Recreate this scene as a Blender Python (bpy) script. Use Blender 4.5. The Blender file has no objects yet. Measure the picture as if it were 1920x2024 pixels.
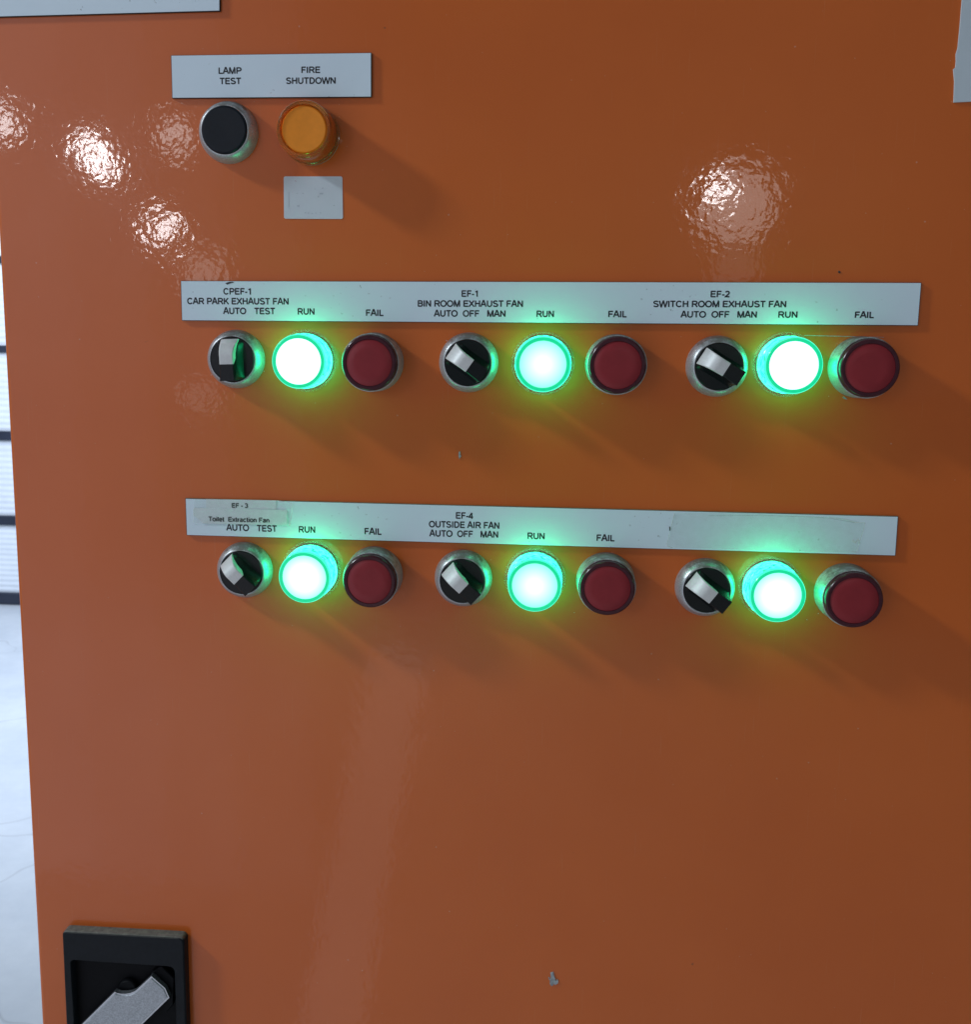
import bpy, bmesh, math, random
from mathutils import Vector, Matrix
random.seed(7)
SC = bpy.context.scene
COL = SC.collection
R = math.radians

# ------------------------------------------------------------------ camera
# The front of the cabinet door is the plane y = 0, the camera stands half a metre before it, 1.5 m above the floor.
CAM = Vector((0.0, -0.5, 1.5))
FPX, PPX, PPY = 1981.13, 877.8, 957.8                 # focal length and principal point of the 1920 x 2024 photograph
RM = ((0.99506375, -0.00864884, 0.09886018), (0.02294229, 0.98925679, -0.1443768), (-0.09654941, 0.1459322, 0.98457199))
def axis(r): return Vector((r[0], r[2], -r[1]))       # (right, down, into the panel) -> world
AX, AY, AZ = axis(RM[0]), axis(RM[1]), axis(RM[2])
cd = bpy.data.cameras.new('camera'); cam = bpy.data.objects.new('camera', cd); COL.objects.link(cam)
cd.sensor_fit = 'HORIZONTAL'; cd.sensor_width = 36; cd.lens = 36 * FPX / 1920
cd.shift_x = (960 - PPX) / 1920; cd.shift_y = -(1012 - PPY) / 1920
cd.clip_start = 0.01; cd.clip_end = 200
cd.dof.use_dof = True; cd.dof.focus_distance = 0.5; cd.dof.aperture_fstop = 30
m3 = Matrix((AX, -AY, -AZ)).transposed()
cam.matrix_world = Matrix.Translation(CAM) @ m3.to_4x4()
SC.camera = cam
def ray(u, v): return (AX * ((u - PPX) / FPX) + AY * ((v - PPY) / FPX) + AZ).normalized()
def at(u, v, h=0.0):                                  # point on the plane h metres before the door, as (x, z)
    d = ray(u, v); t = (-h - CAM.y) / d.y
    p = CAM + d * t
    return Vector((p.x, p.z))

# ------------------------------------------------------------------ light
w = bpy.data.worlds.new('World'); SC.world = w; w.use_nodes = True
w.node_tree.nodes['Background'].inputs['Color'].default_value = (0.76, 0.93, 1.0, 1)
w.node_tree.nodes['Background'].inputs['Strength'].default_value = 0.17
SC.view_settings.view_transform = 'Standard'; SC.view_settings.look = 'None'
SC.view_settings.exposure = 0.06; SC.view_settings.gamma = 1.0
def area(name, loc, target, sx, sy, power, color, shape='RECTANGLE'):
    l = bpy.data.lights.new(name, 'AREA'); l.shape = shape; l.size = sx; l.size_y = sy; l.energy = power; l.color = color
    o = bpy.data.objects.new(name, l); COL.objects.link(o); o.location = loc
    o.rotation_euler = (Vector(target) - Vector(loc)).to_track_quat('-Z', 'Y').to_euler()
    return o
# daylight from an opening high on the left, skimming along the door
kd = Vector((-math.cos(R(33)) * math.cos(R(13)), -math.sin(R(13)), math.sin(R(33)) * math.cos(R(13))))
area('window_light', Vector((0.05, 0, 1.45)) + kd * 2.6, (0.05, 0, 1.45), 0.19, 0.19, 29.0, (0.80, 0.92, 1.0))
# wide pale opening behind the camera to the left, seen as the milky sheen on the left of the door
area('doorway_sheen_light', (-2.45, -2.0, 1.25), (-2.45, 0, 1.25), 0.9, 2.9, 6.0, (0.70, 0.80, 1.0))
for k in range(7):                                          # strips added beside the opening, dimming to the right to soften the sheen's edge
    area('doorway_sheen_light', (-1.90 + .2 * k, -2.0, 1.25), (-1.90 + .2 * k, 0, 1.25), 0.2, 2.9, 1.95 * (1.02 - .145 * k), (0.70 + .03 * k, 0.74, 1.0))
def mirror(u, v, L):
    p = at(u, v); P = Vector((p.x, 0, p.y)); d = (P - CAM).normalized()
    return P + Vector((d.x, -d.y, d.z)) * L, P
for (u, v, L, size, pw, c) in (
        (2, 240, 2.6, 0.08, .34, (1, .98, 1)), (179, 298, 2.6, 0.065, .46, (1, .98, 1)), (202, 330, 2.6, 0.065, .46, (1, .98, 1)), (342, 268, 2.6, 0.085, 0.15, (1, .95, .92)),
        (322, 455, 2.6, 0.08, .52, (1, .98, 1)), (405, 545, 2.6, 0.12, 0.10, (1, .95, .9)), (392, 785, 2.6, 0.09, 0.026, (1, .95, .9)),
        (1420, 378, 2.6, 0.07, .45, (1, .98, 1)), (1456, 404, 2.4, 0.20, 0.42, (1, .93, .88)), (1455, 530, 2.4, 0.12, 0.028, (1, .93, .88))):
    q, P = mirror(u, v, L)
    area('room_lamp', q, P, size, size, pw, c, 'DISK')
hf = area('floor_fill_light', (-0.75, -3.9, 2.7), (-0.75, -3.9, 0), 1.3, 2.0, 26.0, (1.0, 0.86, 0.80)); hf.data.spread = R(110)  # added lamp; brightens the floor whose reflection lifts the middle of the door
# narrow light added behind the camera for the long soft streak on the door
qa, _ = mirror(790, 1290, 1.6); qb, _ = mirror(640, 2100, 1.6)
mid = (qa + qb) / 2; ax = (qa - qb)
g = area('streak_light', mid, mid + Vector((0, 1, 0)), 0.12, ax.length, 0.13, (1.0, .93, .97))
ay = ax.normalized(); axx = Vector((0, 1, 0)).cross(ay).normalized()
g.rotation_euler = Matrix((axx, ay, axx.cross(ay))).transposed().to_euler()
# daylight over the yard behind the cabinet
area('yard_light', (-2.0, 2.2, 2.6), (-1.9, 5.2, 1.1), 3.0, 2.0, 135.0, (0.70, 0.80, 1.0))

# ------------------------------------------------------------------ materials
def mat(name):
    m = bpy.data.materials.new(name); m.use_nodes = True
    nt = m.node_tree; b = nt.nodes['Principled BSDF']
    return m, nt, b
def N(nt, kind, **kw):
    n = nt.nodes.new(kind)
    for k, v in kw.items(): setattr(n, k, v)
    return n
def coords(nt, kind='Object'): return N(nt, 'ShaderNodeTexCoord').outputs[kind]
def noise(nt, co, scale, detail=2, rough=.5, dist=0.0):
    n = N(nt, 'ShaderNodeTexNoise'); n.inputs['Scale'].default_value = scale; n.inputs['Detail'].default_value = detail
    n.inputs['Roughness'].default_value = rough; n.inputs['Distortion'].default_value = dist
    nt.links.new(co, n.inputs['Vector']); return n.outputs['Fac']
def ramp(nt, fac, stops):
    r = N(nt, 'ShaderNodeValToRGB'); nt.links.new(fac, r.inputs[0])
    e = r.color_ramp.elements
    while len(e) < len(stops): e.new(.5)
    for k, (p, c) in enumerate(stops):
        e[k].position = p; e[k].color = (c, c, c, 1) if isinstance(c, (int, float)) else (*c, 1)
    return r.outputs[0]
def bump(nt, fac, dist, strength=1.0, prev=None):
    b = N(nt, 'ShaderNodeBump'); b.inputs['Strength'].default_value = strength; b.inputs['Distance'].default_value = dist
    nt.links.new(fac, b.inputs['Height'])
    if prev: nt.links.new(prev, b.inputs['Normal'])
    return b.outputs[0]
def mixc(nt, fac, a, b, mode='MIX'):
    m = N(nt, 'ShaderNodeMix', data_type='RGBA', blend_type=mode)
    for i, x in ((0, fac), (6, a), (7, b)):
        if hasattr(x, 'links'): nt.links.new(x, m.inputs[i])
        else: m.inputs[i].default_value = x if i == 0 else (*x, 1)
    return m.outputs[2]

def orange_paint():
    m, nt, b = mat('orange_powder_coat'); co = coords(nt)
    n1 = noise(nt, co, 9, 4, .55); n2 = noise(nt, co, 900, 2)
    c = mixc(nt, ramp(nt, n1, [(.3, 0.0), (.7, 1.0)]), (.590, .112, .009), (.630, .126, .012))
    sp = ramp(nt, noise(nt, co, 170, 1, .4), [(.845, 0.0), (.87, .7)])
    c = mixc(nt, sp, c, (.16, .05, .02))
    for ang, off, sc in ((.5, 0, 1.0), (-1.1, 3.1, 1.3)):       # hairline scratches, short and sparse
        mp = N(nt, 'ShaderNodeMapping'); nt.links.new(co, mp.inputs['Vector']); mp.inputs['Rotation'].default_value = (0, ang, 0)
        mp.inputs['Location'].default_value = (off, 0, off * 2); mp.inputs['Scale'].default_value = (2200 * sc, 10, 38 * sc)
        sc_f = ramp(nt, noise(nt, mp.outputs[0], 1.0, 0), [(.84, 0.0), (.90, .10)])
        c = mixc(nt, sc_f, c, (.62, .36, .22))
    sp2 = ramp(nt, noise(nt, co, 520, 0, .4), [(.86, 0.0), (.89, .35)])
    c = mixc(nt, sp2, c, (.6, .5, .42))
    nt.links.new(c, b.inputs['Base Color'])
    nt.links.new(ramp(nt, noise(nt, co, 11, 5, .65), [(.3, .33), (.75, .50)]), b.inputs['Roughness'])
    nt.links.new(ramp(nt, noise(nt, co, 17, 5, .7), [(.35, .042), (.75, .064)]), b.inputs['Coat Roughness'])
    b.inputs['Specular IOR Level'].default_value = .35
    b.inputs['Coat Weight'].default_value = .75; b.inputs['Coat Roughness'].default_value = .055
    b.inputs['Coat IOR'].default_value = 1.45
    peel = noise(nt, co, 350, 1.3, .4, .2)
    wav = noise(nt, co, 60, 1.0)
    big = noise(nt, co, 6, 1.0)
    nb = bump(nt, peel, 0.000042); nb = bump(nt, wav, 0.00008, 1, nb); nb = bump(nt, big, 0.00022, 1, nb)
    nt.links.new(nb, b.inputs['Coat Normal'])
    nt.links.new(bump(nt, n2, .00002), b.inputs['Normal'])
    return m
def simple(name, col, rough=.5, metal=0.0, spec=.5, var=0.0, vscale=300, bmp=0.0, coat=0.0):
    m, nt, b = mat(name); co = coords(nt)
    b.inputs['Roughness'].default_value = rough; b.inputs['Metallic'].default_value = metal
    b.inputs['Specular IOR Level'].default_value = spec; b.inputs['Coat Weight'].default_value = coat; b.inputs['Coat Roughness'].default_value = .08
    f = noise(nt, co, vscale, 4, .6)
    c2 = tuple(x * (1 - var) for x in col)
    nt.links.new(mixc(nt, ramp(nt, f, [(.35, 0.0), (.65, 1.0)]), c2, col), b.inputs['Base Color'])
    if bmp: nt.links.new(bump(nt, f, bmp), b.inputs['Normal'])
    return m
def satin_metal():
    m, nt, b = mat('satin_silver_bezel'); co = coords(nt)
    f = noise(nt, co, 1500, 3, .7); g2 = noise(nt, co, 260, 4, .7)
    c = mixc(nt, ramp(nt, f, [(.3, 0.0), (.7, 1.0)]), (.34, .345, .35), (.56, .57, .59))
    sep = N(nt, 'ShaderNodeSeparateXYZ'); nt.links.new(co, sep.inputs[0])
    ad = N(nt, 'ShaderNodeMath', operation='MULTIPLY_ADD'); nt.links.new(sep.outputs['Y'], ad.inputs[0]); ad.inputs[1].default_value = 22; nt.links.new(g2, ad.inputs[2])
    dust = ramp(nt, ad.outputs[0], [(.66, 0.0), (.80, .85)])     # dust caught on the upward-facing side of the ring
    c = mixc(nt, dust, c, (.20, .19, .17)); nt.links.new(c, b.inputs['Base Color'])
    b.inputs['Metallic'].default_value = .55; b.inputs['Roughness'].default_value = .36
    nt.links.new(bump(nt, f, .00004), b.inputs['Normal'])
    return m
def plate_face():
    m, nt, b = mat('white_engraved_laminate'); co = coords(nt)
    base = mixc(nt, noise(nt, co, 30, 4, .6), (.65, .765, .85), (.71, .82, .90))
    sp = ramp(nt, noise(nt, co, 420, 2, .5), [(.70, 0.0), (.74, .5)])
    patch = ramp(nt, noise(nt, co, 26, 3, .6), [(.46, 0.0), (.60, 1.0)])
    mu = N(nt, 'ShaderNodeMath', operation='MULTIPLY'); nt.links.new(sp, mu.inputs[0]); nt.links.new(patch, mu.inputs[1])
    c = mixc(nt, mu.outputs[0], base, (.12, .13, .14))
    nt.links.new(c, b.inputs['Base Color']); b.inputs['Roughness'].default_value = .42
    b.inputs['Specular IOR Level'].default_value = .4
    return m
def emitter(name, col, strength, gloss=True, stripes=False, face=None):
    m, nt, b = mat(name); co = coords(nt)
    b.inputs['Base Color'].default_value = (.02, .12, .06, 1); b.inputs['Roughness'].default_value = .18
    b.inputs['Emission Strength'].default_value = strength
    if face:                                               # brightest where the bulb sits behind the centre of the lens
        (cc, ce) = face
        gr = N(nt, 'ShaderNodeVectorMath', operation='LENGTH'); sx = N(nt, 'ShaderNodeVectorMath', operation='MULTIPLY')
        sx.inputs[1].default_value = (1, 1, 0); nt.links.new(co, sx.inputs[0]); nt.links.new(sx.outputs[0], gr.inputs[0])
        dv = N(nt, 'ShaderNodeMath', operation='DIVIDE'); nt.links.new(gr.outputs['Value'], dv.inputs[0]); dv.inputs[1].default_value = .0111
        nt.links.new(ramp(nt, dv.outputs[0], [(.25, cc), (1.0, ce)]), b.inputs['Emission Color'])
        nt.links.new(noise(nt, co, 200), b.inputs['Roughness'])
    elif stripes:
        f = noise(nt, co, 240, 3, .6, 1.5)
        nt.links.new(mixc(nt, ramp(nt, f, [(.38, 0.0), (.66, 1.0)]), tuple(x * .16 for x in col), (col[0] * 1.4 + .02, col[1] * 1.5, col[2] * 2.2)), b.inputs['Emission Color'])
        sz = N(nt, 'ShaderNodeSeparateXYZ'); nt.links.new(co, sz.inputs[0]); mr = N(nt, 'ShaderNodeMapRange'); nt.links.new(sz.outputs['Z'], mr.inputs['Value'])
        for k_, v_ in (('From Min', .001), ('From Max', .010), ('To Min', strength * 1.6), ('To Max', strength * .8)): mr.inputs[k_].default_value = v_
        nt.links.new(mr.outputs[0], b.inputs['Emission Strength'])   # extra glow put in at the base, to throw more green onto the door
    else:
        f = noise(nt, co, 500, 2)
        nt.links.new(mixc(nt, f, tuple(x * .75 for x in col), col), b.inputs['Emission Color'])
    return m
def clear(name, col, alpha, rough, wr=1):
    m, nt, b = mat(name); co = coords(nt)
    b.inputs['Base Color'].default_value = (*col, 1); b.inputs['Roughness'].default_value = rough
    f = noise(nt, co, 220, 3, .6)
    nt.links.new(ramp(nt, f, [(.3, alpha * .7), (.7, alpha * 1.25)]), b.inputs['Alpha'])
    if wr: nt.links.new(bump(nt, noise(nt, co, 120, 2), .00012), b.inputs['Normal'])
    return m
M = dict(
    orange=orange_paint(), metal=satin_metal(), face=plate_face(),
    core=simple('black_laminate_core', (.025, .027, .032), .55, var=.4, vscale=900),
    ink=simple('black_engraved_lettering', (.012, .014, .02), .6),
    black=simple('black_gloss_plastic', (.003, .008, .014), .33, spec=.22, var=.3, vscale=500, bmp=.00001),
    knob=simple('black_knob_plastic', (.006, .009, .010), .26, spec=.35, var=.4, vscale=700, bmp=.00002),
    cap=simple('silver_grey_indicator_insert', (.66, .67, .66), .45, metal=.1, var=.12, vscale=260, bmp=.00002),
    redring=simple('dark_red_lens_rim', (.060, .010, .018), .24, var=.3, spec=.4),
    redface=simple('red_lens_face', (.275, .022, .030), .36, var=.12, vscale=120, spec=.3),
    amber=simple('amber_diffuser', (.93, .30, .026), .5, spec=.2, var=.14, vscale=110, bmp=.00002),
    gside=emitter('green_lit_lens_side', (.0, .80, .205), 10.0, stripes=True),
    gring=emitter('green_lit_lens_rim', (.0, .78, .34), .95),
    gedge=emitter('green_lit_lens_lip', (.05, 1.0, .62), 1.3),
    gasket=clear('clear_gasket_plastic', (.45, .5, .45), .12, .3, 0),
    handleblk=simple('black_handle_plastic', (.006, .009, .013), .5, spec=.22, var=.3, vscale=400, bmp=.00002),
    recess=simple('black_recess_plastic', (.002, .0025, .004), .6, spec=.15, var=.3),
    lever=simple('brushed_cast_zinc', (.50, .53, .57), .48, metal=.45, var=.38, vscale=1300, bmp=.00005),
    leveredge=simple('bright_zinc_edge', (.60, .62, .66), .25, metal=.9, var=.1, vscale=500),
    sticker=simple('white_sticker_paper', (.61, .66, .71), .6, var=.05, vscale=60),
    paper=simple('white_notice_paper', (.56, .63, .68), .6, var=.04, vscale=40),
    strip=simple('white_printed_paper_strip', (.70, .76, .79), .55, var=.05, vscale=80),
    smudge=simple('faint_grey_print', (.50, .55, .60), .7, var=.2, vscale=500),
    tape=clear('clear_adhesive_tape', (.66, .74, .68), .08, .2),
    tapeedge=clear('wrinkled_tape_edge', (.85, .9, .88), .55, .2),
    chip=simple('grey_primer_flake', (.42, .46, .47), .5, var=.5, vscale=700, bmp=.0001),
    bodymat=simple('orange_cabinet_body', (.50, .13, .028), .45, var=.1, vscale=20),
    rail=simple('dark_blue_grey_rail_paint', (.020, .026, .045), .5, var=.2, vscale=8),
    sheet=simple('white_translucent_sheet', (.80, .84, .88), .5, var=.08, vscale=6),
)
def dusty_top(m, col):                                     # settled dust where the plastic faces up
    nt = m.node_tree; b = nt.nodes['Principled BSDF']
    ge = N(nt, 'ShaderNodeNewGeometry'); sp = N(nt, 'ShaderNodeSeparateXYZ'); nt.links.new(ge.outputs['True Normal'], sp.inputs[0])
    f = ramp(nt, sp.outputs['Z'], [(.35, 0.0), (.75, 1.0)])
    n = ramp(nt, noise(nt, coords(nt), 350, 4, .7), [(.3, .45), (.7, 1.0)])
    mu = N(nt, 'ShaderNodeMath', operation='MULTIPLY'); nt.links.new(f, mu.inputs[0]); nt.links.new(n, mu.inputs[1])
    old = b.inputs['Base Color'].links[0].from_socket
    nt.links.new(mixc(nt, mu.outputs[0], old, col), b.inputs['Base Color'])
    b.inputs['Roughness'].default_value = .5
dusty_top(M['handleblk'], (.20, .19, .165)); dusty_top(M['core'], (.24, .23, .17))
def concrete():
    m, nt, b = mat('pale_concrete_floor'); co = coords(nt)
    f = noise(nt, co, 3, 6, .65); f2 = noise(nt, co, 18, 5, .7)
    c = mixc(nt, ramp(nt, f, [(.3, 0.0), (.7, 1.0)]), (.60, .64, .68), (.74, .77, .79))
    c = mixc(nt, ramp(nt, f2, [(.3, 0.12), (.7, 0.0)]), c, (.35, .36, .37))
    v = N(nt, 'ShaderNodeTexVoronoi', feature='DISTANCE_TO_EDGE'); v.inputs['Scale'].default_value = .9
    wob = N(nt, 'ShaderNodeTexNoise'); wob.inputs['Scale'].default_value = 2.2; nt.links.new(co, wob.inputs['Vector'])
    add = N(nt, 'ShaderNodeVectorMath', operation='ADD'); nt.links.new(co, add.inputs[0]); nt.links.new(wob.outputs['Color'], add.inputs[1])
    nt.links.new(add.outputs[0], v.inputs['Vector'])
    crack = ramp(nt, v.outputs['Distance'], [(0.0, .35), (.008, 0.0)])
    c = mixc(nt, crack, c, (.25, .25, .26)); nt.links.new(c, b.inputs['Base Color'])
    b.inputs['Roughness'].default_value = .6
    return m
M['floor'] = concrete()
amber_glass, _nt, _b = mat('clear_amber_lens')
_b.inputs['Base Color'].default_value = (.95, .40, .10, 1); _b.inputs['Roughness'].default_value = .10
_b.inputs['Transmission Weight'].default_value = .85; _b.inputs['IOR'].default_value = 1.35
_nt.links.new(bump(_nt, noise(_nt, coords(_nt), 150, 2), .0001), _b.inputs['Normal'])
M['amberglass'] = amber_glass

# ------------------------------------------------------------------ mesh helpers
def link(name, me, mats, parent=None, loc=(0, 0, 0), rot=(0, 0, 0), smooth=None):
    if not me.materials:
        for x in (mats if isinstance(mats, (list, tuple)) else [mats]): me.materials.append(x)
    if smooth is not None:
        for p in me.polygons: p.use_smooth = True
        me.set_sharp_from_angle(angle=R(smooth))
        for p in me.polygons:
            if max(abs(c) for c in p.normal) > .9999: p.use_smooth = False   # flat faces stay flat beside rounded edges
    o = bpy.data.objects.new(name, me); COL.objects.link(o); o.location = loc; o.rotation_euler = rot
    if parent: o.parent = parent
    return o
def to_mesh(bm, name):
    bmesh.ops.recalc_face_normals(bm, faces=bm.faces)
    me = bpy.data.meshes.new(name); bm.to_mesh(me); bm.free(); return me
def lathe(name, prof, seg=72):                             # profile in metres (radius, height); axis is local Z
    bm = bmesh.new(); rings = []
    for r, z in prof:
        rings.append([bm.verts.new((0, 0, z))] if r < 1e-6 else [bm.verts.new((r * math.cos(2 * math.pi * k / seg), r * math.sin(2 * math.pi * k / seg), z)) for k in range(seg)])
    for a, b in zip(rings, rings[1:]):
        for k in range(seg):
            k2 = (k + 1) % seg
            if len(b) == 1: bm.faces.new((a[k], a[k2], b[0]))
            elif len(a) == 1: bm.faces.new((a[0], b[k2], b[k]))
            else: bm.faces.new((a[k], a[k2], b[k2], b[k]))
    return to_mesh(bm, name)
def mm(*p): return [(a / 1000, b / 1000) for a, b in p]
def prism(bm, pts, z0, z1, bev=0.0, mi_top=0, mi_side=0):  # outline in local XY, from z0 up to z1
    n = len(pts); cx = sum(p[0] for p in pts) / n; cy = sum(p[1] for p in pts) / n
    def ring(z, s=0.0):
        out = []
        for x, y in pts:
            d = math.hypot(x - cx, y - cy) or 1
            out.append(bm.verts.new((x - (x - cx) / d * s, y - (y - cy) / d * s, z)))
        return out
    rs = [ring(z0), ring(z1 - bev), ring(z1, bev)] if bev else [ring(z0), ring(z1)]
    for a, b in zip(rs, rs[1:]):
        for k in range(n):
            f = bm.faces.new((a[k], a[(k + 1) % n], b[(k + 1) % n], b[k])); f.material_index = mi_side
    f = bm.faces.new(rs[-1]); f.material_index = mi_top
    f = bm.faces.new(list(reversed(rs[0]))); f.material_index = mi_side
def box(bm, lo, hi, bev=0.0, seg=2):
    vs = [bm.verts.new((x, y, z)) for x in (lo[0], hi[0]) for y in (lo[1], hi[1]) for z in (lo[2], hi[2])]
    fs = [bm.faces.new([vs[i] for i in q]) for q in ((0, 1, 3, 2), (4, 6, 7, 5), (0, 4, 5, 1), (2, 3, 7, 6), (0, 2, 6, 4), (1, 5, 7, 3))]
    if bev:
        es = {e for f in fs for e in f.edges}
        bmesh.ops.bevel(bm, geom=list(es), offset=bev, segments=seg, profile=.5, affect='EDGES')
def round_poly(pts, rads, n=6):                            # outline with rounded corners
    out = []; k = len(pts)
    for i in range(k):
        p = Vector(pts[i]); a = (Vector(pts[i - 1]) - p); b = (Vector(pts[(i + 1) % k]) - p); r = rads[i] if isinstance(rads, (list, tuple)) else rads
        if r <= 0: out.append(tuple(p)); continue
        a.normalize(); b.normalize(); ang = a.angle(b); d = r / math.tan(ang / 2)
        p0, p1 = p + a * d, p + b * d; c = p + (a + b).normalized() * (r / math.sin(ang / 2))
        v0, v1 = p0 - c, p1 - c
        for j in range(n + 1):
            t = j / n; om = v0.angle(v1)
            out.append(tuple(c + (v0 * math.sin((1 - t) * om) + v1 * math.sin(t * om)) / math.sin(om)))
    return out

# ------------------------------------------------------------------ lettering: a plain sans-serif drawn as strokes
def arc(cx, cy, rx, ry, a0, a1, n=10):
    return [(cx + rx * math.cos(R(a0 + (a1 - a0) * k / n)), cy + ry * math.sin(R(a0 + (a1 - a0) * k / n))) for k in range(n + 1)]
T = .108
GL = {   # glyph: (advance, strokes); cap height 1
 'A': (.93, [[(.05, 0), (.42, .99), (.51, .99), (.88, 0)], [(.19, .36), (.74, .36)]]),
 'B': (.93, [[(.17, 0), (.17, 1)], [(.17, .93)] + arc(.55, .735, .22, .195, 90, -90) + [(.17, .54)], [(.17, .54)] + arc(.56, .305, .26, .235, 90, -90) + [(.17, .07)]]),
 'C': (1.01, [arc(.53, .5, .40, .44, 38, 322, 20)]),
 'D': (1.01, [[(.18, 0), (.18, 1)], [(.18, .93), (.44, .93)] + arc(.46, .5, .40, .43, 80, -80, 14) + [(.44, .07), (.18, .07)]]),
 'E': (.93, [[(.18, 0), (.18, 1)], [(.18, .93), (.85, .93)], [(.18, .52), (.80, .52)], [(.18, .07), (.87, .07)]]),
 'F': (.853, [[(.18, 0), (.18, 1)], [(.18, .93), (.80, .93)], [(.18, .50), (.72, .50)]]),
 'H': (1.01, [[(.18, 0), (.18, 1)], [(.83, 0), (.83, 1)], [(.18, .52), (.83, .52)]]),
 'I': (.388, [[(.195, 0), (.195, 1)]]),
 'K': (.93, [[(.17, 0), (.17, 1)], [(.19, .34), (.82, 1)], [(.40, .58), (.87, 0)]]),
 'L': (.777, [[(.17, 0), (.17, 1)], [(.17, .07), (.73, .07)]]),
 'M': (1.163, [[(.17, 0), (.17, .98)], [(.17, .98), (.20, .98), (.58, .04), (.60, .04), (.96, .98), (.99, .98)], [(.99, 0), (.99, .98)]]),
 'N': (1.01, [[(.17, 0), (.17, 1)], [(.17, .97), (.83, .03)], [(.83, 0), (.83, 1)]]),
 'O': (1.086, [arc(.543, .5, .435, .445, 0, 360, 28)]),
 'P': (.93, [[(.18, 0), (.18, 1)], [(.18, .93)] + arc(.57, .69, .26, .24, 90, -90) + [(.18, .45)]]),
 'R': (1.01, [[(.18, 0), (.18, 1)], [(.18, .93)] + arc(.60, .705, .26, .225, 90, -90) + [(.18, .48)], [(.50, .47), (.66, .38), (.92, 0)]]),
 'S': (.93, [arc(.465, .735, .32, .205, 25, 180, 10) + [(.17, .66), (.28, .56), (.62, .47), (.77, .38), (.80, .27)] + arc(.47, .27, .34, .21, -5, -165, 10)]),
 'T': (.853, [[(.427, 0), (.427, .93)], [(.04, .93), (.82, .93)]]),
 'U': (1.01, [[(.17, 1), (.17, .38)] + arc(.505, .38, .335, .32, 180, 360, 14) + [(.84, 1)]]),
 'W': (1.318, [[(.05, 1), (.33, .03), (.37, .03), (.64, .96), (.68, .96), (.95, .03), (.99, .03), (1.27, 1)]]),
 'X': (.93, [[(.06, 0), (.86, 1)], [(.07, 1), (.88, 0)]]),
 '-': (.465, [[(.05, .36), (.41, .36)]]),
 '1': (.777, [[(.46, 0), (.46, 1)], [(.44, .90), (.17, .74)]]),
 '2': (.777, [arc(.38, .70, .27, .235, 165, -30, 12) + [(.50, .44), (.12, .10), (.10, .07), (.71, .07)]]),
 '3': (.777, [arc(.36, .715, .25, .22, 160, -80, 12), arc(.37, .285, .28, .225, 85, -160, 12)]),
 '4': (.777, [[(.54, 0), (.54, .96)], [(.54, .96), (.08, .33), (.08, .28), (.74, .28)]]),
 'o': (.777, [arc(.388, .365, .29, .315, 0, 360, 20)]), 'i': (.33, [[(.165, 0), (.165, .72)], [(.165, .87), (.165, 1)]]),
 'l': (.33, [[(.165, 0), (.165, 1)]]),
 'e': (.777, [[(.10, .38), (.68, .38)], arc(.39, .365, .29, .315, 2, 320, 18)]),
 't': (.42, [[(.19, .95), (.19, .14), (.26, .06), (.38, .06)], [(.03, .67), (.37, .67)]]),
 'x': (.72, [[(.04, 0), (.66, .72)], [(.05, .72), (.67, 0)]]),
 'r': (.49, [[(.15, 0), (.15, .72)], [(.15, .44), (.24, .62), (.46, .65)]]),
 'a': (.777, [arc(.38, .47, .25, .20, 155, 0, 10) + [(.63, .10), (.68, 0)], [(.62, .42), (.30, .36), (.12, .22), (.20, .06), (.40, .05), (.60, .20)]]),
 'c': (.72, [arc(.38, .365, .28, .315, 42, 318, 16)]),
 'n': (.777, [[(.15, 0), (.15, .72)], [(.15, .45)] + arc(.39, .45, .22, .21, 150, 0, 8) + [(.61, 0)]]),
}
def text_mesh(txt, bold=False, gaps=None):
    bm = bmesh.new(); x = 0; t = T * (1.3 if bold else 1.0); zc = 0
    for ch in txt:
        if ch == ' ': x += .388; continue
        adv, strokes = GL[ch]
        for s in strokes:
            pts = [Vector((x + p[0], p[1])) for p in s]
            q = [pts[0]]
            for p in pts[1:]:
                if (p - q[-1]).length > 1e-4: q.append(p)
            pts = q; closed = (pts[0] - pts[-1]).length < 1e-3 and len(pts) > 4
            L, Rr = [], []
            for i, p in enumerate(pts):
                a = (p - pts[i - 1]) if i > 0 else ((p - pts[-2]) if closed else None)
                b = (pts[i + 1] - p) if i < len(pts) - 1 else ((pts[1] - p) if closed else None)
                if a is None: a = b
                if b is None: b = a
                a = a.normalized(); b = b.normalized()
                na, nb = Vector((-a.y, a.x)), Vector((-b.y, b.x)); n = (na + nb)
                n = na if n.length < 1e-3 else n.normalized(); k = 1 / max(.55, n.dot(na))
                L.append(p + n * t * k); Rr.append(p - n * t * k)
            zc += 1; z = .002 * (zc % 5)
            vl = [bm.verts.new((p.x, p.y, z)) for p in L]; vr = [bm.verts.new((p.x, p.y, z)) for p in Rr]
            for i in range(len(pts) - 1): bm.faces.new((vr[i], vr[i + 1], vl[i + 1], vl[i]))
        x += adv
    for v in bm.verts: v.co.x -= x / 2; v.co.y -= .5
    me = bpy.data.meshes.new('lettering')
    for f in bm.faces:
        if f.normal.z < 0: f.normal_flip()
    bm.to_mesh(me); bm.free(); return me, x - .12

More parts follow.
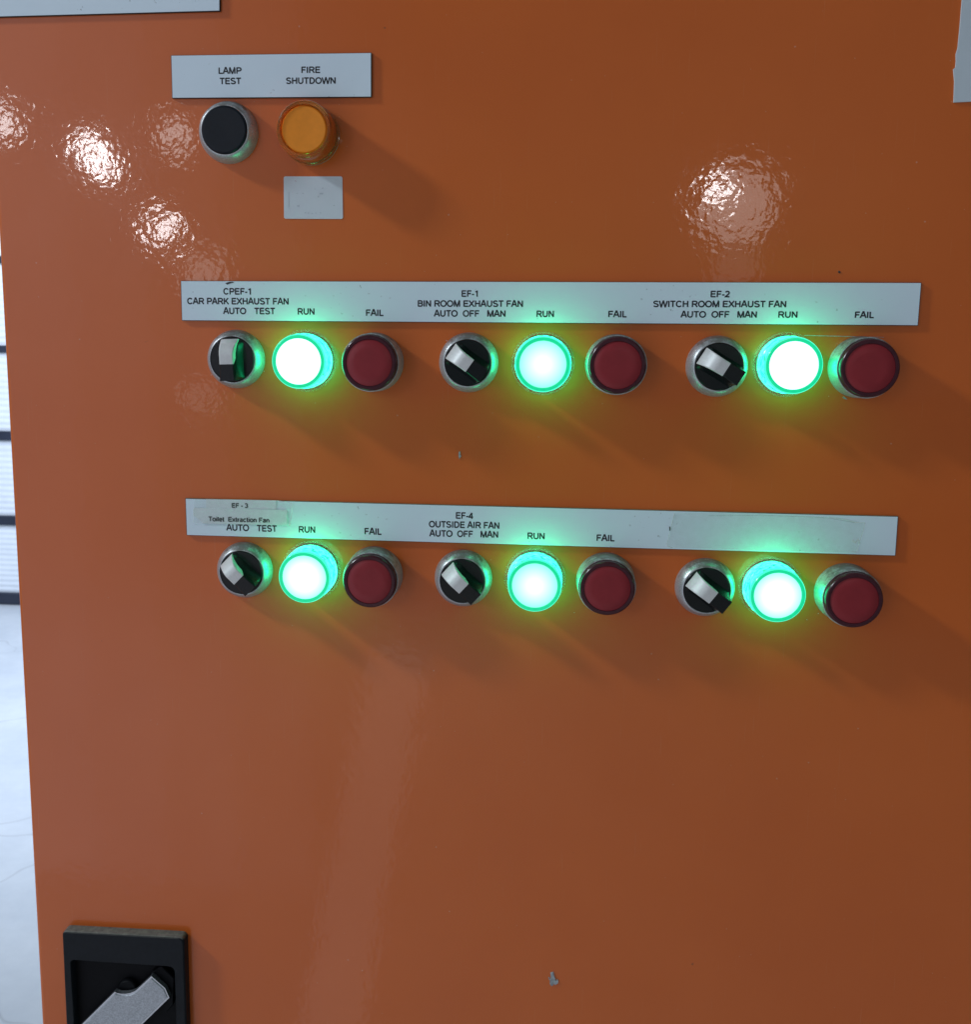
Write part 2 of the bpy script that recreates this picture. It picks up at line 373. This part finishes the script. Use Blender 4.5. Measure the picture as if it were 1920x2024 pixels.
# ------------------------------------------------------------------ the cabinet
xl = (at(0, 534).x + at(82, 2024).x) / 2
Z0, Z1, XR = 0.10, 2.05, 0.42
root = bpy.data.objects.new('control_cabinet', None); COL.objects.link(root)
root.location = ((xl + XR) / 2, 0.15, 0.0)
root['label'] = 'orange powder coated control cabinet with rows of indicator lights and selector switches'; root['category'] = 'control cabinet'
RX = (R(90), 0, 0)                                          # local X right, Y up, Z out of the door
def rel(x, z, h=0.0): return Vector((x, -h, z)) - root.location
def part(name, me, mats, x, z, h=0.0, smooth=None, label=None, turn=0.0):
    o = link(name, me, mats, root, rel(x, z, h), (R(90), turn, 0) if not turn else (R(90), -turn, 0), smooth)
    if label: o['label'] = label
    return o
bm = bmesh.new(); box(bm, (xl, 0.0, Z0), (XR, 0.024, Z1), 0.0022, 3)
for v in bm.verts: v.co -= root.location
o = link('door', to_mesh(bm, 'door'), M['orange'], root, smooth=40)
bm = bmesh.new(); box(bm, (xl + .006, 0.027, Z0 - .1), (XR - .006, 0.42, Z1 + .01), 0.003, 2)
for v in bm.verts: v.co -= root.location
link('body', to_mesh(bm, 'body'), M['bodymat'], root, smooth=40)
bm = bmesh.new(); box(bm, (xl + .012, 0.0245, Z0 + .01), (XR - .012, 0.0265, Z1 - .01))
for v in bm.verts: v.co -= root.location
link('door_seal', to_mesh(bm, 'door_seal'), M['core'], root)

# --- name plates
def plate(corners, lines, label, th=.0016):
    P = [at(u, v, th) for u, v in corners]                  # TL TR BR BL
    c = sum(P, Vector((0, 0))) / 4
    loc = [(p.x - c.x, p.y - c.y) for p in P]
    bm = bmesh.new(); prism(bm, loc, 0, th - .00025)
    o = part('name_plate', to_mesh(bm, 'name_plate'), M['core'], c.x, c.y, label=label)
    bm = bmesh.new(); q = [(x * (1 - .0003 / max(abs(x), 1e-3)), y * (1 - .0002 / max(abs(y), 1e-3))) for x, y in loc]
    prism(bm, q, th - .00025, th)
    link('plate_face', to_mesh(bm, 'plate_face'), M['face'], o)
    for ln in lines: letter(o, c, th, *ln)
    return o
def letter(o, c, th, txt, u, v, wpx, slope=0.0, bold=False, hpx=12.3, mt=None):
    a = at(u - wpx / 2, v - slope * wpx / 2, th); b = at(u + wpx / 2, v + slope * wpx / 2, th)
    top = at(u, v - hpx / 2, th); bot = at(u, v + hpx / 2, th)
    me, wd = text_mesh(txt, bold)
    s = (b - a).length / wd; sy = (top - bot).length
    k = link('lettering', me, mt or M['ink'], o)
    mc = (a + b) / 2
    k.location = (mc.x - c.x, mc.y - c.y, th + .00004); k.rotation_euler = (0, 0, math.atan2(b.y - a.y, b.x - a.x)); k.scale = (s, sy, .004)
    return k
plate([(-140, -95), (434.6, -120), (434.6, 22.1), (-140, 37.5)], [], 'blank lower edge of a wide white plate above the other plates')
plate([(337.7, 109.9), (734.4, 104.5), (734.4, 192.1), (340.1, 194.5)],
      [('LAMP', 454.4, 140.1, 44.9, -.006), ('TEST', 455.4, 160.6, 41.2, -.006), ('FIRE', 614.3, 138.6, 37.3, -.006), ('SHUTDOWN', 614.8, 159.9, 98, -.006)],
      'short white plate lettered LAMP TEST and FIRE SHUTDOWN')
plate([(357, 555.2), (1822.5, 558.9), (1815.6, 643.8), (359.2, 633.8)],
      [('CPEF-1', 469.8, 576.2, 56, .004), ('CAR PARK EXHAUST FAN', 470.6, 595.6, 200.4, .004), ('AUTO', 464.2, 614.8, 44, .004), ('TEST', 523.4, 615.1, 40, .004),
       ('RUN', 605.2, 615.9, 33.6, .004), ('FAIL', 740.6, 618.4, 34.6, .004),
       ('EF-1', 929.5, 580.6, 34, .003), ('BIN ROOM EXHAUST FAN', 930.1, 600.4, 208.4, .003), ('AUTO', 881.7, 619.7, 45.5, .003), ('OFF', 931.5, 619.9, 31.7, .003),
       ('MAN', 981.6, 620.1, 36.6, .003), ('RUN', 1078.1, 620.7, 35, .003), ('FAIL', 1220.8, 621.1, 36.3, .003),
       ('EF-2', 1423.8, 581.5, 37.7, .003), ('SWITCH ROOM EXHAUST FAN', 1423.5, 601.2, 263, .002), ('AUTO', 1371.3, 621.6, 48.7, .003), ('OFF', 1424.7, 621.7, 34.6, .003),
       ('MAN', 1477.5, 621.9, 39, .003), ('RUN', 1558, 622.1, 38.4, .003), ('FAIL', 1709, 622.6, 37.7, .003)],
      'long white plate lettered CPEF-1, EF-1 and EF-2 over the upper row')
P3 = [(366.2, 985.3), (1776.5, 1020.9), (1771, 1098.6), (368.8, 1057.9)]
plate(P3, [('AUTO', 470.1, 1042.8, 43.4, .025), ('TEST', 527.6, 1044.4, 38.4, .025), ('RUN', 607, 1046.6, 33, .025), ('FAIL', 737.3, 1050.3, 33.4, .025),
       ('EF-4', 918.1, 1019.1, 33.8, .022), ('OUTSIDE AIR FAN', 918.1, 1037.3, 139, .022), ('AUTO', 872.1, 1054.3, 44.3, .022), ('OFF', 919.7, 1055.2, 30.5, .022),
       ('MAN', 967.7, 1056.2, 35.2, .022), ('RUN', 1060, 1059.4, 34.4, .024), ('FAIL', 1197.2, 1063.2, 35.5, .024)],
      'long white plate lettered EF-4 OUTSIDE AIR FAN, its right third covered with clear tape')

# --- pilot lights
collar_prof = mm((14.7, 0), (14.7, 1.0), (14.45, 1.4), (14.25, 12.6), (14.05, 13.1), (13.7, 13.2), (13.7, 11))
low_prof = mm((14.2, 0), (14.2, .9), (14.0, 1.3), (13.4, 1.4), (13.4, .8))
red_prof = mm((13.5, 11.5), (13.5, 15.6), (13.2, 16.4), (12.7, 16.75), (11.4, 16.75), (11.25, 16.5), (11.25, 16.0))
red_face = mm((11.23, 16.35), (11.0, 16.5), (7, 16.56), (0, 16.6))
grn_side = mm((13.5, 1.2), (13.5, 2.4), (13.5, 8.0), (13.65, 8.2), (13.65, 9.0), (13.45, 9.2), (13.3, 14.9))
grn_lip = mm((13.3, 14.9), (13.3, 15.6), (13.1, 16.4), (12.75, 16.75))
grn_ring = mm((12.75, 16.75), (12.3, 16.8), (11.3, 16.75), (11.15, 16.4), (11.15, 16.2))
grn_face = mm((11.13, 16.3), (10.9, 16.6), (7, 16.9), (0, 17.05))
gask = mm((15.6, 0), (15.6, .5), (14.8, .7), (14.0, .7))
ME = {k: lathe(k, p) for k, p in dict(bezel_tall=collar_prof, bezel_low=low_prof, red_rim=red_prof, red_face=red_face, green_side=grn_side, green_lip=grn_lip, green_ring=grn_ring, green_face=grn_face, gasket=gask).items()}
def run_lamp(u, v, label, white, edge):
    p = at(u, v, .017)
    o = part('pilot_light', ME['bezel_low'], M['metal'], p.x, p.y, label=label, smooth=35)
    link('lens', ME['green_side'], M['gside'], o, smooth=35)
    link('lens_lip', ME['green_lip'], M['gedge'], o, smooth=35)
    link('lens_rim', ME['green_ring'], M['gring'], o, smooth=35)
    f = link('lens_face', ME['green_face'], M['gring'], o, smooth=35)
    f.material_slots[0].link = 'OBJECT'; f.material_slots[0].material = emitter('green_lit_lens_face', (1, 1, 1), 1.0, face=(white, edge))
    link('gasket', ME['gasket'], M['gasket'], o, smooth=35)
def fail_lamp(u, v, label):
    p = at(u, v, .0168)
    o = part('pilot_light', ME['bezel_tall'], M['metal'], p.x, p.y, label=label, smooth=35)
    link('lens_rim', ME['red_rim'], M['redring'], o, smooth=35)
    link('lens_face', ME['red_face'], M['redface'], o, smooth=35)
W1 = ((2.6, 3.4, 3.1), (1.2, 2.4, 2.0)); W2 = ((1.05, 1.9, 1.6), (.30, 1.25, .95)); W3 = ((1.6, 2.4, 2.2), (.42, 1.5, 1.2))
run_lamp(589.3, 714.8, 'lit green lamp under RUN beside the CPEF-1 selector, glaring white', *W1)
run_lamp(1073.5, 720.5, 'lit green lamp under RUN beside the EF-1 selector', *W2)
run_lamp(1570.6, 722.7, 'lit green lamp under RUN beside the EF-2 selector, glaring white', *W1)
run_lamp(601, 1142, 'lit green lamp under RUN beside the toilet extraction fan selector', *W3)
run_lamp(1057.2, 1158.2, 'lit green lamp under RUN beside the EF-4 selector', *W2)
run_lamp(1538.6, 1177.8, 'lit green lamp below the taped blank end of the lower plate', *W3)
fail_lamp(729.5, 717.5, 'unlit red lamp under FAIL of CPEF-1')
fail_lamp(1221.5, 722.3, 'unlit red lamp under FAIL of EF-1')
fail_lamp(1721.4, 728.1, 'unlit red lamp under FAIL of EF-2')
fail_lamp(730, 1150, 'unlit red lamp under FAIL of the toilet extraction fan')
fail_lamp(1201, 1164, 'unlit red lamp under FAIL of EF-4')
fail_lamp(1690.2, 1187.5, 'unlit red lamp below the taped blank end of the lower plate')

# --- amber lamp and black push button
p = at(600.8, 255.8, .0155)
o = part('pilot_light', lathe('amber_base', mm((14.1, 0), (14.1, .8), (13.9, 1.2), (13.3, 1.3), (13.3, .9))), M['metal'], p.x, p.y, label='unlit amber lamp under FIRE SHUTDOWN', smooth=35)
link('lens', lathe('amber_lens', mm((14.2, 1.25), (14.2, 4.0), (13.7, 4.6), (13.45, 14.6), (13.1, 15.7), (12.5, 16.2), (11.6, 16.2), (11.3, 15.8), (11.3, 15.0), (11.9, 14.6), (12.5, 13.5), (12.7, 1.4), (14.2, 1.25))), M['amberglass'], o, smooth=35)
link('diffuser', lathe('amber_diffuser', mm((11.7, 2.0), (11.0, 13.0), (10.9, 15.0), (10.3, 15.5), (6, 15.3), (0, 15.15))), M['amber'], o, smooth=35)
bez = lathe('switch_bezel', mm((14.75, 0), (14.7, .9), (14.45, 2.4), (13.8, 4.4), (12.9, 6.0), (12.1, 7.0), (11.7, 7.3), (11.45, 7.25), (11.4, 6.8), (11.4, 5.5)))
p = at(442.9, 256.8, .008)
o = part('push_button', bez, M['metal'], p.x, p.y, label='black push button in a silver ring under LAMP TEST', smooth=50)
link('button_cap', lathe('button_cap', mm((11.2, 5.0), (11.2, 7.7), (10.9, 8.1), (10.3, 8.2), (5, 8.15), (0, 8.1))), M['black'], o, smooth=35)

# --- selector switches
dial = lathe('dial', mm((11.2, 5.5), (11.2, 7.2), (10.95, 7.5), (10.6, 7.5), (0, 7.5)))
def loft(name, secs):
    bm = bmesh.new(); rr = [[bm.verts.new(p) for p in s] for s in secs]; n = len(secs[0])
    for a, b in zip(rr, rr[1:]):
        for k in range(n): bm.faces.new((a[k], b[k], b[(k + 1) % n], a[(k + 1) % n]))
    bm.faces.new(rr[0]); bm.faces.new(list(reversed(rr[-1])))
    return to_mesh(bm, name)
def htop(s):                                               # side profile of the grip: low at the pointer tip, full height from the middle on
    t = (s + 10.4) / 8.4
    return 17.3 if t >= 1 else 8.6 + 8.7 * math.sin(t * math.pi / 2) ** .8
def half(s):
    t = abs(s) / 10.6
    return 3.4 + (1.0 if s < 0 else .45) * t * t
def cl(s, wd): return math.copysign(min(abs(s), math.sqrt(max(0, 10.9 ** 2 - wd ** 2))), s)
ss = [-10.4 + 20.8 * k / 30 for k in range(31)]
def sec(s):
    h, wt = htop(s) - (.0 if s > 1.6 else .35), half(s); out = []
    for side in (1, -1):
        pts = [(wt - .35, h), (wt, h - .35)]
        for j in range(1, 6):                              # concave flank that flares towards the dial
            f = j / 5; pts.append((wt - .3 + (2.7 if abs(s) < 9.5 else 1.8) * f ** 2.2, h - .35 + (7.3 - h + .35) * f))
        if side == -1: pts = pts[::-1]
        out += [(cl(s, y) / 1000 if abs(s) > 9.5 else s / 1000, side * y / 1000, z / 1000) for y, z in pts]
    return out
knob_me = loft('knob', [sec(s) for s in ss])
sc_ = [-10.55 + 12.75 * k / 24 for k in range(25)]
def capsec(s):
    t = (s + 10.55) / 12.75; h = htop(max(s, -10.4)) + .12; wt = half(s) + .12
    d = .6 + 5.6 * math.sin(math.pi * min(1, max(0, t))) ** .8
    d = min(d, h - 7.7)
    pts = [(wt - .45, h), (wt, h - .4), (wt - .05, h - d)]
    return [(s / 1000 if abs(s) < 9.5 else cl(s, y) / 1000, y / 1000, z / 1000) for y, z in pts] + [(s / 1000 if abs(s) < 9.5 else cl(s, y) / 1000, -y / 1000, z / 1000) for y, z in reversed(pts)]
cap_me = loft('pointer_cap', [capsec(s) for s in sc_])
def selector(u, v, ang, label):                            # ang: direction of the black end, degrees below the horizontal
    p = at(u, v, .0074)
    o = part('selector_switch', bez, M['metal'], p.x, p.y, label=label, smooth=50)
    link('dial', dial, M['knob'], o, smooth=35)
    link('knob', knob_me, M['knob'], o, rot=(0, 0, R(-ang)), smooth=28)
    link('pointer_cap', cap_me, M['cap'], o, rot=(0, 0, R(-ang)), smooth=28)
selector(459.1, 710.5, 88, 'selector of CPEF-1, its silver pointer straight up')
selector(924.6, 717.3, 35, 'selector of EF-1, its silver pointer turned up to AUTO')
selector(1421.9, 724.9, 31, 'selector of EF-2, its silver pointer turned up to AUTO')
selector(476.9, 1131.8, 44, 'selector of the toilet extraction fan, its silver pointer turned up to AUTO')
selector(913.9, 1148.5, 42, 'selector of EF-4, its silver pointer turned up to AUTO')
selector(1397.9, 1166.8, 36, 'selector below the taped blank end of the lower plate')

# --- swing handle at the lower left, running out of the frame
H0 = .0062
c = at(245, 1935, H0)
def L2(u, v, h=H0): q = at(u, v, h); return (q.x - c.x, q.y - c.y)
tl, tr = L2(122, 1840), L2(363.5, 1853); xbl = L2(128.3, 2024)[0] + .0002; xbr = L2(368.5, 2024)[0]
zb = tl[1] - .125
outer = round_poly([tl, (xbl, zb), (xbr, zb), tr], [.0028] * 4, 5)
itl, itr = L2(138, 1896), L2(345.5, 1910)
inner = round_poly([itl, (itl[0] + .0003, zb + .012), (itr[0], zb + .012), itr], [.0022, .002, .002, .0032], 5)
bm = bmesh.new()                                           # surround with a deep pocket in it
n = len(outer)
cxo = sum(p[0] for p in outer) / n; cyo = sum(p[1] for p in outer) / n
def shr(pts, s): return [(x - math.copysign(min(s, abs(x - cxo)), x - cxo), y - math.copysign(min(s, abs(y - cyo)), y - cyo)) for x, y in pts]
rings = [[bm.verts.new((x, y, z)) for x, y in pts] for pts, z in ((outer, 0), (outer, H0 - .0010), (shr(outer, .0004), H0 - .0003), (shr(outer, .0010), H0), (inner, H0), (shr(inner, .0003), H0 - .0004), (shr(inner, .0006), .0006))]
for a, b in zip(rings, rings[1:]):
    for k in range(n): bm.faces.new((a[k], a[(k + 1) % n], b[(k + 1) % n], b[k]))
hd = part('handle', to_mesh(bm, 'handle'), M['handleblk'], c.x, c.y, smooth=35, label='black swing handle set in the lower corner, its grey metal lever tilted')
bm = bmesh.new(); prism(bm, shr(inner, .0002), .0002, .0008); link('recess', to_mesh(bm, 'recess'), M['recess'], hd)
HL = .0088
pts = [L2(u, v, HL) for u, v in ((225.9, 1961.2), (230, 1963.5), (238, 1965), (247.6, 1965), (257, 1963.5), (264.5, 1960.5), (269, 1957.5), (298.4, 1930.3), (325.5, 1953.8), (334, 1973), (281.7, 2024))]
e1 = Vector(pts[-1]); s1 = Vector(pts[0]); dr = (Vector(pts[-1]) - Vector(pts[-2])).normalized()
pts += [tuple(e1 + dr * .016), tuple(s1 + dr * .034)]
bm = bmesh.new(); prism(bm, pts, .0052, HL - .0006); lv = link('lever_arm', to_mesh(bm, 'lever_arm'), M['leveredge'], hd)
bm = bmesh.new(); cxp = sum(p[0] for p in pts) / len(pts); cyp = sum(p[1] for p in pts) / len(pts)
def inset(poly, d):
    out = []; k = len(poly)
    for i in range(k):
        p0, p, p2 = Vector(poly[i - 1]), Vector(poly[i]), Vector(poly[(i + 1) % k])
        a, b = (p - p0).normalized(), (p2 - p).normalized(); na, nb = Vector((a.y, -a.x)), Vector((b.y, -b.x))
        m_ = (na + nb).normalized(); out.append(p + m_ * d / max(.4, m_.dot(na)))
    return [tuple(q) for q in out]
area2 = sum(pts[i - 1][0] * pts[i][1] - pts[i][0] * pts[i - 1][1] for i in range(len(pts)))
ins = inset(pts, -.0009 if area2 > 0 else .0009)
prism(bm, ins, HL - .0006, HL - .0001, .0002); link('lever_face', to_mesh(bm, 'lever_face'), M['lever'], hd)
hb = [L2(u, v, .0045) for u, v in ((300, 1921), (318, 1908), (344, 1934), (342, 1985), (330, 2000), (285, 1960))]
bm = bmesh.new(); prism(bm, hb, .0008, .0045, .0005); link('lever_hub', to_mesh(bm, 'lever_hub'), M['recess'], hd)
q = L2(251, 1957, .005); link('lock_cylinder', lathe('lock_cylinder', mm((5.2, .8), (5.2, 3.8), (4.6, 4.3), (3, 4.4), (0, 4.4)), 40), M['recess'], hd, loc=(q[0], q[1], 0), smooth=35)
# --- chips in the paint
def flake(px, label, th=.0005):
    P = [at(u, v, th) for u, v in px]; c_ = sum(P, Vector((0, 0))) / len(P)
    bm = bmesh.new(); prism(bm, [(p.x - c_.x, p.y - c_.y) for p in P], .00005, th, .0001)
    part('paint_chip', to_mesh(bm, 'paint_chip'), M['chip'], c_.x, c_.y, label=label)
def fl(x0, y0, s, pts): return [(x0 + x / s, y0 + y / s) for x, y in pts]
flake(fl(1040, 1880, 15.63, [(755, 660), (770, 820), (740, 900), (735, 1000), (790, 1085), (850, 1040), (860, 990), (905, 1045), (990, 990), (1005, 930), (970, 850), (935, 930), (915, 870), (870, 760), (850, 640), (800, 650)]), 'ragged grey chip low on the door')
flake(fl(1040, 1880, 15.63, [(690, 800), (715, 880), (750, 890), (730, 800)]), 'small grey fleck beside the ragged chip', .0003)
flake(fl(850, 860, 15.63, [(915, 495), (890, 540), (882, 640), (912, 745), (940, 690), (968, 650), (945, 610), (935, 520)]), 'tiny pale chip between the two rows')
flake([(1659, 535), (1657, 538), (1660, 541), (1663, 538)], 'tiny dark speck above the upper plate', .0003)
COL.objects[-1].data.materials[0] = M['core']

flake([(1590, 662.6), (1660, 664.2), (1748, 666.6), (1748, 667.3), (1660, 665.4), (1590, 663.6)], 'hairline scratch between the EF-2 lamps', .0001)
flake([(445, 560), (452, 557.5), (459, 557), (463, 558.5), (456, 560), (449, 563)], 'dark scuff on the upper plate edge', .00175); COL.objects[-1].data.materials[0] = M['core']
flake([(1669, 784), (1674, 788), (1676, 790), (1670, 789), (1666, 786)], 'small grey chip below the EF-2 FAIL lamp', .0004)
for k in range(26):                                        # lint and dried drips caught round the controls
    u0, v0, su, sv = random.choice(((520, 690, 22, 40), (560, 745, 60, 40), (1480, 745, 40, 30), (1620, 780, 60, 25), (1120, 1200, 60, 40), (1640, 1220, 40, 20), (470, 660, 40, 14), (900, 668, 40, 10)))
    u, v = u0 + random.gauss(0, su * .5), v0 + random.gauss(0, sv * .5); s = random.uniform(.5, 1.3); a = random.uniform(0, 3)
    P_ = [(u + s * math.cos(a + q) * (1.7 if q in (0, 3.1) else .7), v + s * math.sin(a + q) * (1.7 if q in (0, 3.1) else .7)) for q in (0, 1.5, 3.1, 4.6)]
    flake(P_, None, .00012); COL.objects[-1].name = 'dust_fleck'; COL.objects[-1].data.materials[0] = M['strip']

# ------------------------------------------------------------------ papers and tapes stuck on the cabinet
def sheet(name, px, h, th, mt, label, cat, rad=0.0, parts=(), group=None):
    P = [at(u, v, h + th) for u, v in px]; c_ = sum(P, Vector((0, 0))) / len(P)
    pl = [(p.x - c_.x, p.y - c_.y) for p in P]
    if rad: pl = round_poly(pl, rad, 5)
    bm = bmesh.new(); prism(bm, pl, 0, th)
    o = link(name, to_mesh(bm, name), mt, None, (c_.x, -h, c_.y), RX)
    o['label'] = label; o['category'] = cat
    if group: o['group'] = group
    return o, c_
o, cs = sheet('sticker', [(560.8, 349), (676.8, 349), (678, 433.1), (561.5, 432.6)], .00004, .00022, M['sticker'], 'small blank white sticker with rounded corners below the amber lamp', 'sticker', .0009)
def mark(parent, c_, h, px, mt, name='faded_print'):
    P = [at(u, v, h) for u, v in px]
    bm = bmesh.new(); f = bm.faces.new([bm.verts.new((p.x - c_.x, p.y - c_.y, 0)) for p in P])
    bm.normal_update()
    if f.normal.z < 0: f.normal_flip()
    me = bpy.data.meshes.new(name); bm.to_mesh(me); bm.free()
    return link(name, me, mt, parent, (0, 0, h))
mark(o, cs, .00028, [(570.4, 380), (571.2, 380), (571.2, 411), (570.4, 411)], M['smudge'])
for (x, y, a, b) in ((1090, 1330, 5, 3.5), (1270, 1232, 8, 2.5), (1255, 1255, 3, 3), (1380, 1330, 4, 1.2), (1150, 1388, 3, 1.4), (1175, 1390, 3, 1.4), (1205, 1392, 3, 1.4), (1235, 1390, 3, 1.6), (1275, 1388, 2, 2), (1080, 1232, 5, .9), (1130, 1232, 4, .9), (1230, 1198, 3, 1), (1290, 1190, 3, 2)):
    u, v = 320 + x / 4.078, 80 + y / 4.078
    mark(o, cs, .00028, [(u, v), (u + a, v + random.uniform(-.6, .3)), (u + a * .8, v + b), (u + .4, v + b * .8)], M['smudge'])
mark(o, cs, .00028, [(583, 357), (584, 357), (586, 360), (585, 360)], simple('pink_pen_mark', (.5, .25, .3), .6))
sheet('notice_sheet', [(1903.4, -6), (1902.7, 0), (1898.8, 50), (1894.5, 94.8), (1890.7, 107.5), (1890.9, 121), (1890, 132.7), (1885.6, 137.2), (1886.4, 146), (1887.9, 160.6), (1886.2, 202.7), (1925, 200.8), (2040, 194), (2040, -120), (1908, -120)],
      .00006, .0008, M['paper'], 'pale sheet with a torn left edge at the upper right corner', 'notice')
hp = .0016
o, cs = sheet('paper_strip', [(407.6, 986.6), (545.9, 989.2), (546.6, 1006.5), (407.6, 1004.5)], hp + .0001, .00015, M['strip'], 'narrow paper strip printed EF - 3, taped to the lower plate', 'paper strip')
letter(o, cs, hp + .00028, 'EF - 3', 474, 999.2, 31.9, .014, True, 8.6); o.children[-1].location.z = .00022
o, cs = sheet('paper_strip', [(382.6, 1003.6), (568, 1007.9), (568, 1037.6), (400, 1034.6), (396.5, 1029.5), (382.4, 1019)], hp + .00028, .00018, M['strip'], 'wider paper strip printed Toilet Extraction Fan, one corner peeled', 'paper strip')
letter(o, cs, hp + .00048, 'Toilet  Extraction Fan', 472.7, 1026.9, 120, .024, True, 8.8); o.children[-1].location.z = .00024
o, cs = sheet('adhesive_tape', [(385, 986.2), (560, 990.5), (579, 995.5), (574.5, 1041), (566, 1039.5), (381, 1034.5), (382, 1003)], hp + .00055, .00008, M['tape'], 'clear tape over the two printed paper strips', 'tape')
def fold(parent, c_, h, px, wd=1.0, name='tape_crease'):
    bm = bmesh.new(); top, bot = [], []
    for i, (u, v) in enumerate(px):
        p0 = Vector(px[max(i - 1, 0)]); p1 = Vector(px[min(i + 1, len(px) - 1)]); d = (p1 - p0).normalized(); n_ = Vector((-d.y, d.x)) * wd / 2
        a = at(u + n_.x, v + n_.y, h); b = at(u - n_.x, v - n_.y, h); top.append(bm.verts.new((a.x - c_.x, a.y - c_.y, 0))); bot.append(bm.verts.new((b.x - c_.x, b.y - c_.y, 0)))
        m_ = at(u, v, h); top[-1].co.z = .0
    for i in range(len(px) - 1): bm.faces.new((bot[i], bot[i + 1], top[i + 1], top[i]))
    me = to_mesh(bm, name)
    return link(name, me, M['tapeedge'], parent, (0, 0, h))
hz = .00012
def fold_on(o_, c_, base, px, wd, mt=None):
    k = fold(o_, c_, base, px, wd); k.location.z = hz
    if mt: k.data.materials[0] = mt
fold_on(o, cs, hp + .0006, [(546, 989), (560, 991.5), (571, 993), (579, 996), (578, 1010), (576, 1025), (574, 1040)], 1.2)
fold_on(o, cs, hp + .0006, [(572, 1033), (573, 1036), (571, 1039)], 3)
fold_on(o, cs, hp + .0006, [(382, 1006), (383, 1020), (382, 1033)], .8)
fold_on(o, cs, hp + .0006, [(401, 1033.5), (406, 1032), (411, 1029.5)], 1.6)
shade = clear('tape_edge_shade', (.30, .34, .32), .30, .3)
o, cs = sheet('adhesive_tape', [(1333.3, 1014), (1440, 1013.5), (1560, 1018), (1660, 1023), (1711.2, 1033.3), (1706, 1055), (1699.5, 1072), (1694.5, 1091.5), (1600, 1090), (1450, 1085), (1322, 1082.5), (1317.4, 1079.3), (1326, 1045)], hp + .00012, .0001, M['tape'], 'long clear tape over the blank right end of the lower plate', 'tape')
fold_on(o, cs, hp + .0003, [(1333.3, 1015), (1329, 1033), (1325, 1047), (1319, 1075), (1321, 1080), (1330, 1083)], 1.3)
fold_on(o, cs, hp + .0003, [(1640, 1022), (1675, 1028), (1693, 1033), (1711, 1033.5), (1707, 1050), (1700, 1070), (1696, 1085), (1694, 1091), (1684, 1090)], 1.3)
fold_on(o, cs, hp + .0003, [(1685, 1068), (1692, 1072), (1697, 1066), (1699, 1074)], 5)
fold_on(o, cs, hp + .0003, [(1400, 1019.5), (1500, 1019), (1570, 1020.5), (1640, 1024), (1690, 1033)], .9, shade)
fold_on(o, cs, hp + .0003, [(1334, 1016.5), (1330, 1034), (1326.5, 1047)], .7, shade)
fold_on(o, cs, hp + .0003, [(1324, 1041), (1325, 1044), (1324.5, 1049)], 2.2, M['ink'])

# ------------------------------------------------------------------ the setting behind the cabinet
bm = bmesh.new(); vs = [bm.verts.new(p) for p in ((-30, -30, 0), (30, -30, 0), (30, 60, 0), (-30, 60, 0))]; bm.faces.new(vs)
f = link('floor', to_mesh(bm, 'floor'), M['floor']); f['kind'] = 'structure'
d = ray(20, 1194); t = (0.0 - CAM.z) / d.z; FY = (CAM + d * t).y                # where the fence meets the floor
def fz(v): dd = ray(15, v); tt = (FY - CAM.y) / dd.y; return (CAM + dd * tt).z
fx0, fx1 = -6.5, 3.0
fen = bpy.data.objects.new('sheeted_fence', None); COL.objects.link(fen); fen.location = ((fx0 + fx1) / 2, FY, 0)
fen['label'] = 'white sheeted fence with dark horizontal rails in the bright yard'; fen['category'] = 'fence'
def fpart(name, lo, hi, mt, bev=.004):
    bm = bmesh.new(); box(bm, lo, hi, bev, 2)
    for v in bm.verts: v.co -= fen.location
    return link(name, to_mesh(bm, name), mt, fen)
vr = [(1191, 1171), (1037, 1019), (870, 852), (697, 682.8)]
zz = [(fz(a), fz(b)) for a, b in vr]; step = zz[2][0] - zz[1][0]
while zz[-1][1] < 3.4: zz.append((zz[-1][0] + step, zz[-1][1] + step))
for k, (a, b) in enumerate(zz):
    fpart('rail', (fx0, FY - .02, max(a, .003) if k else .003), (fx1, FY + .03, b), M['rail'])
for k in range(5):
    x = fx0 + (fx1 - fx0) * k / 4; fpart('post', (x - .03, FY + .032, .003), (x + .03, FY + .09, zz[-1][1] + .02), M['rail'])
for (a, b) in zip(zz, zz[1:]):
    z0, z1 = a[1], b[0]; nr = 13; bm = bmesh.new(); prev = None
    for j in range(nr * 2 + 1):
        z = z0 + (z1 - z0) * j / (nr * 2); y = FY + (.004 if j % 2 else .0075)
        cur = (bm.verts.new((fx0, y, z)), bm.verts.new((fx1, y, z)), bm.verts.new((fx0, y + .004, z)), bm.verts.new((fx1, y + .004, z)))
        if prev: bm.faces.new((prev[0], prev[1], cur[1], cur[0])); bm.faces.new((prev[2], cur[2], cur[3], prev[3]))
        prev = cur
    for v in bm.verts: v.co -= fen.location
    link('corrugated_sheet', to_mesh(bm, 'corrugated_sheet'), M['sheet'], fen)
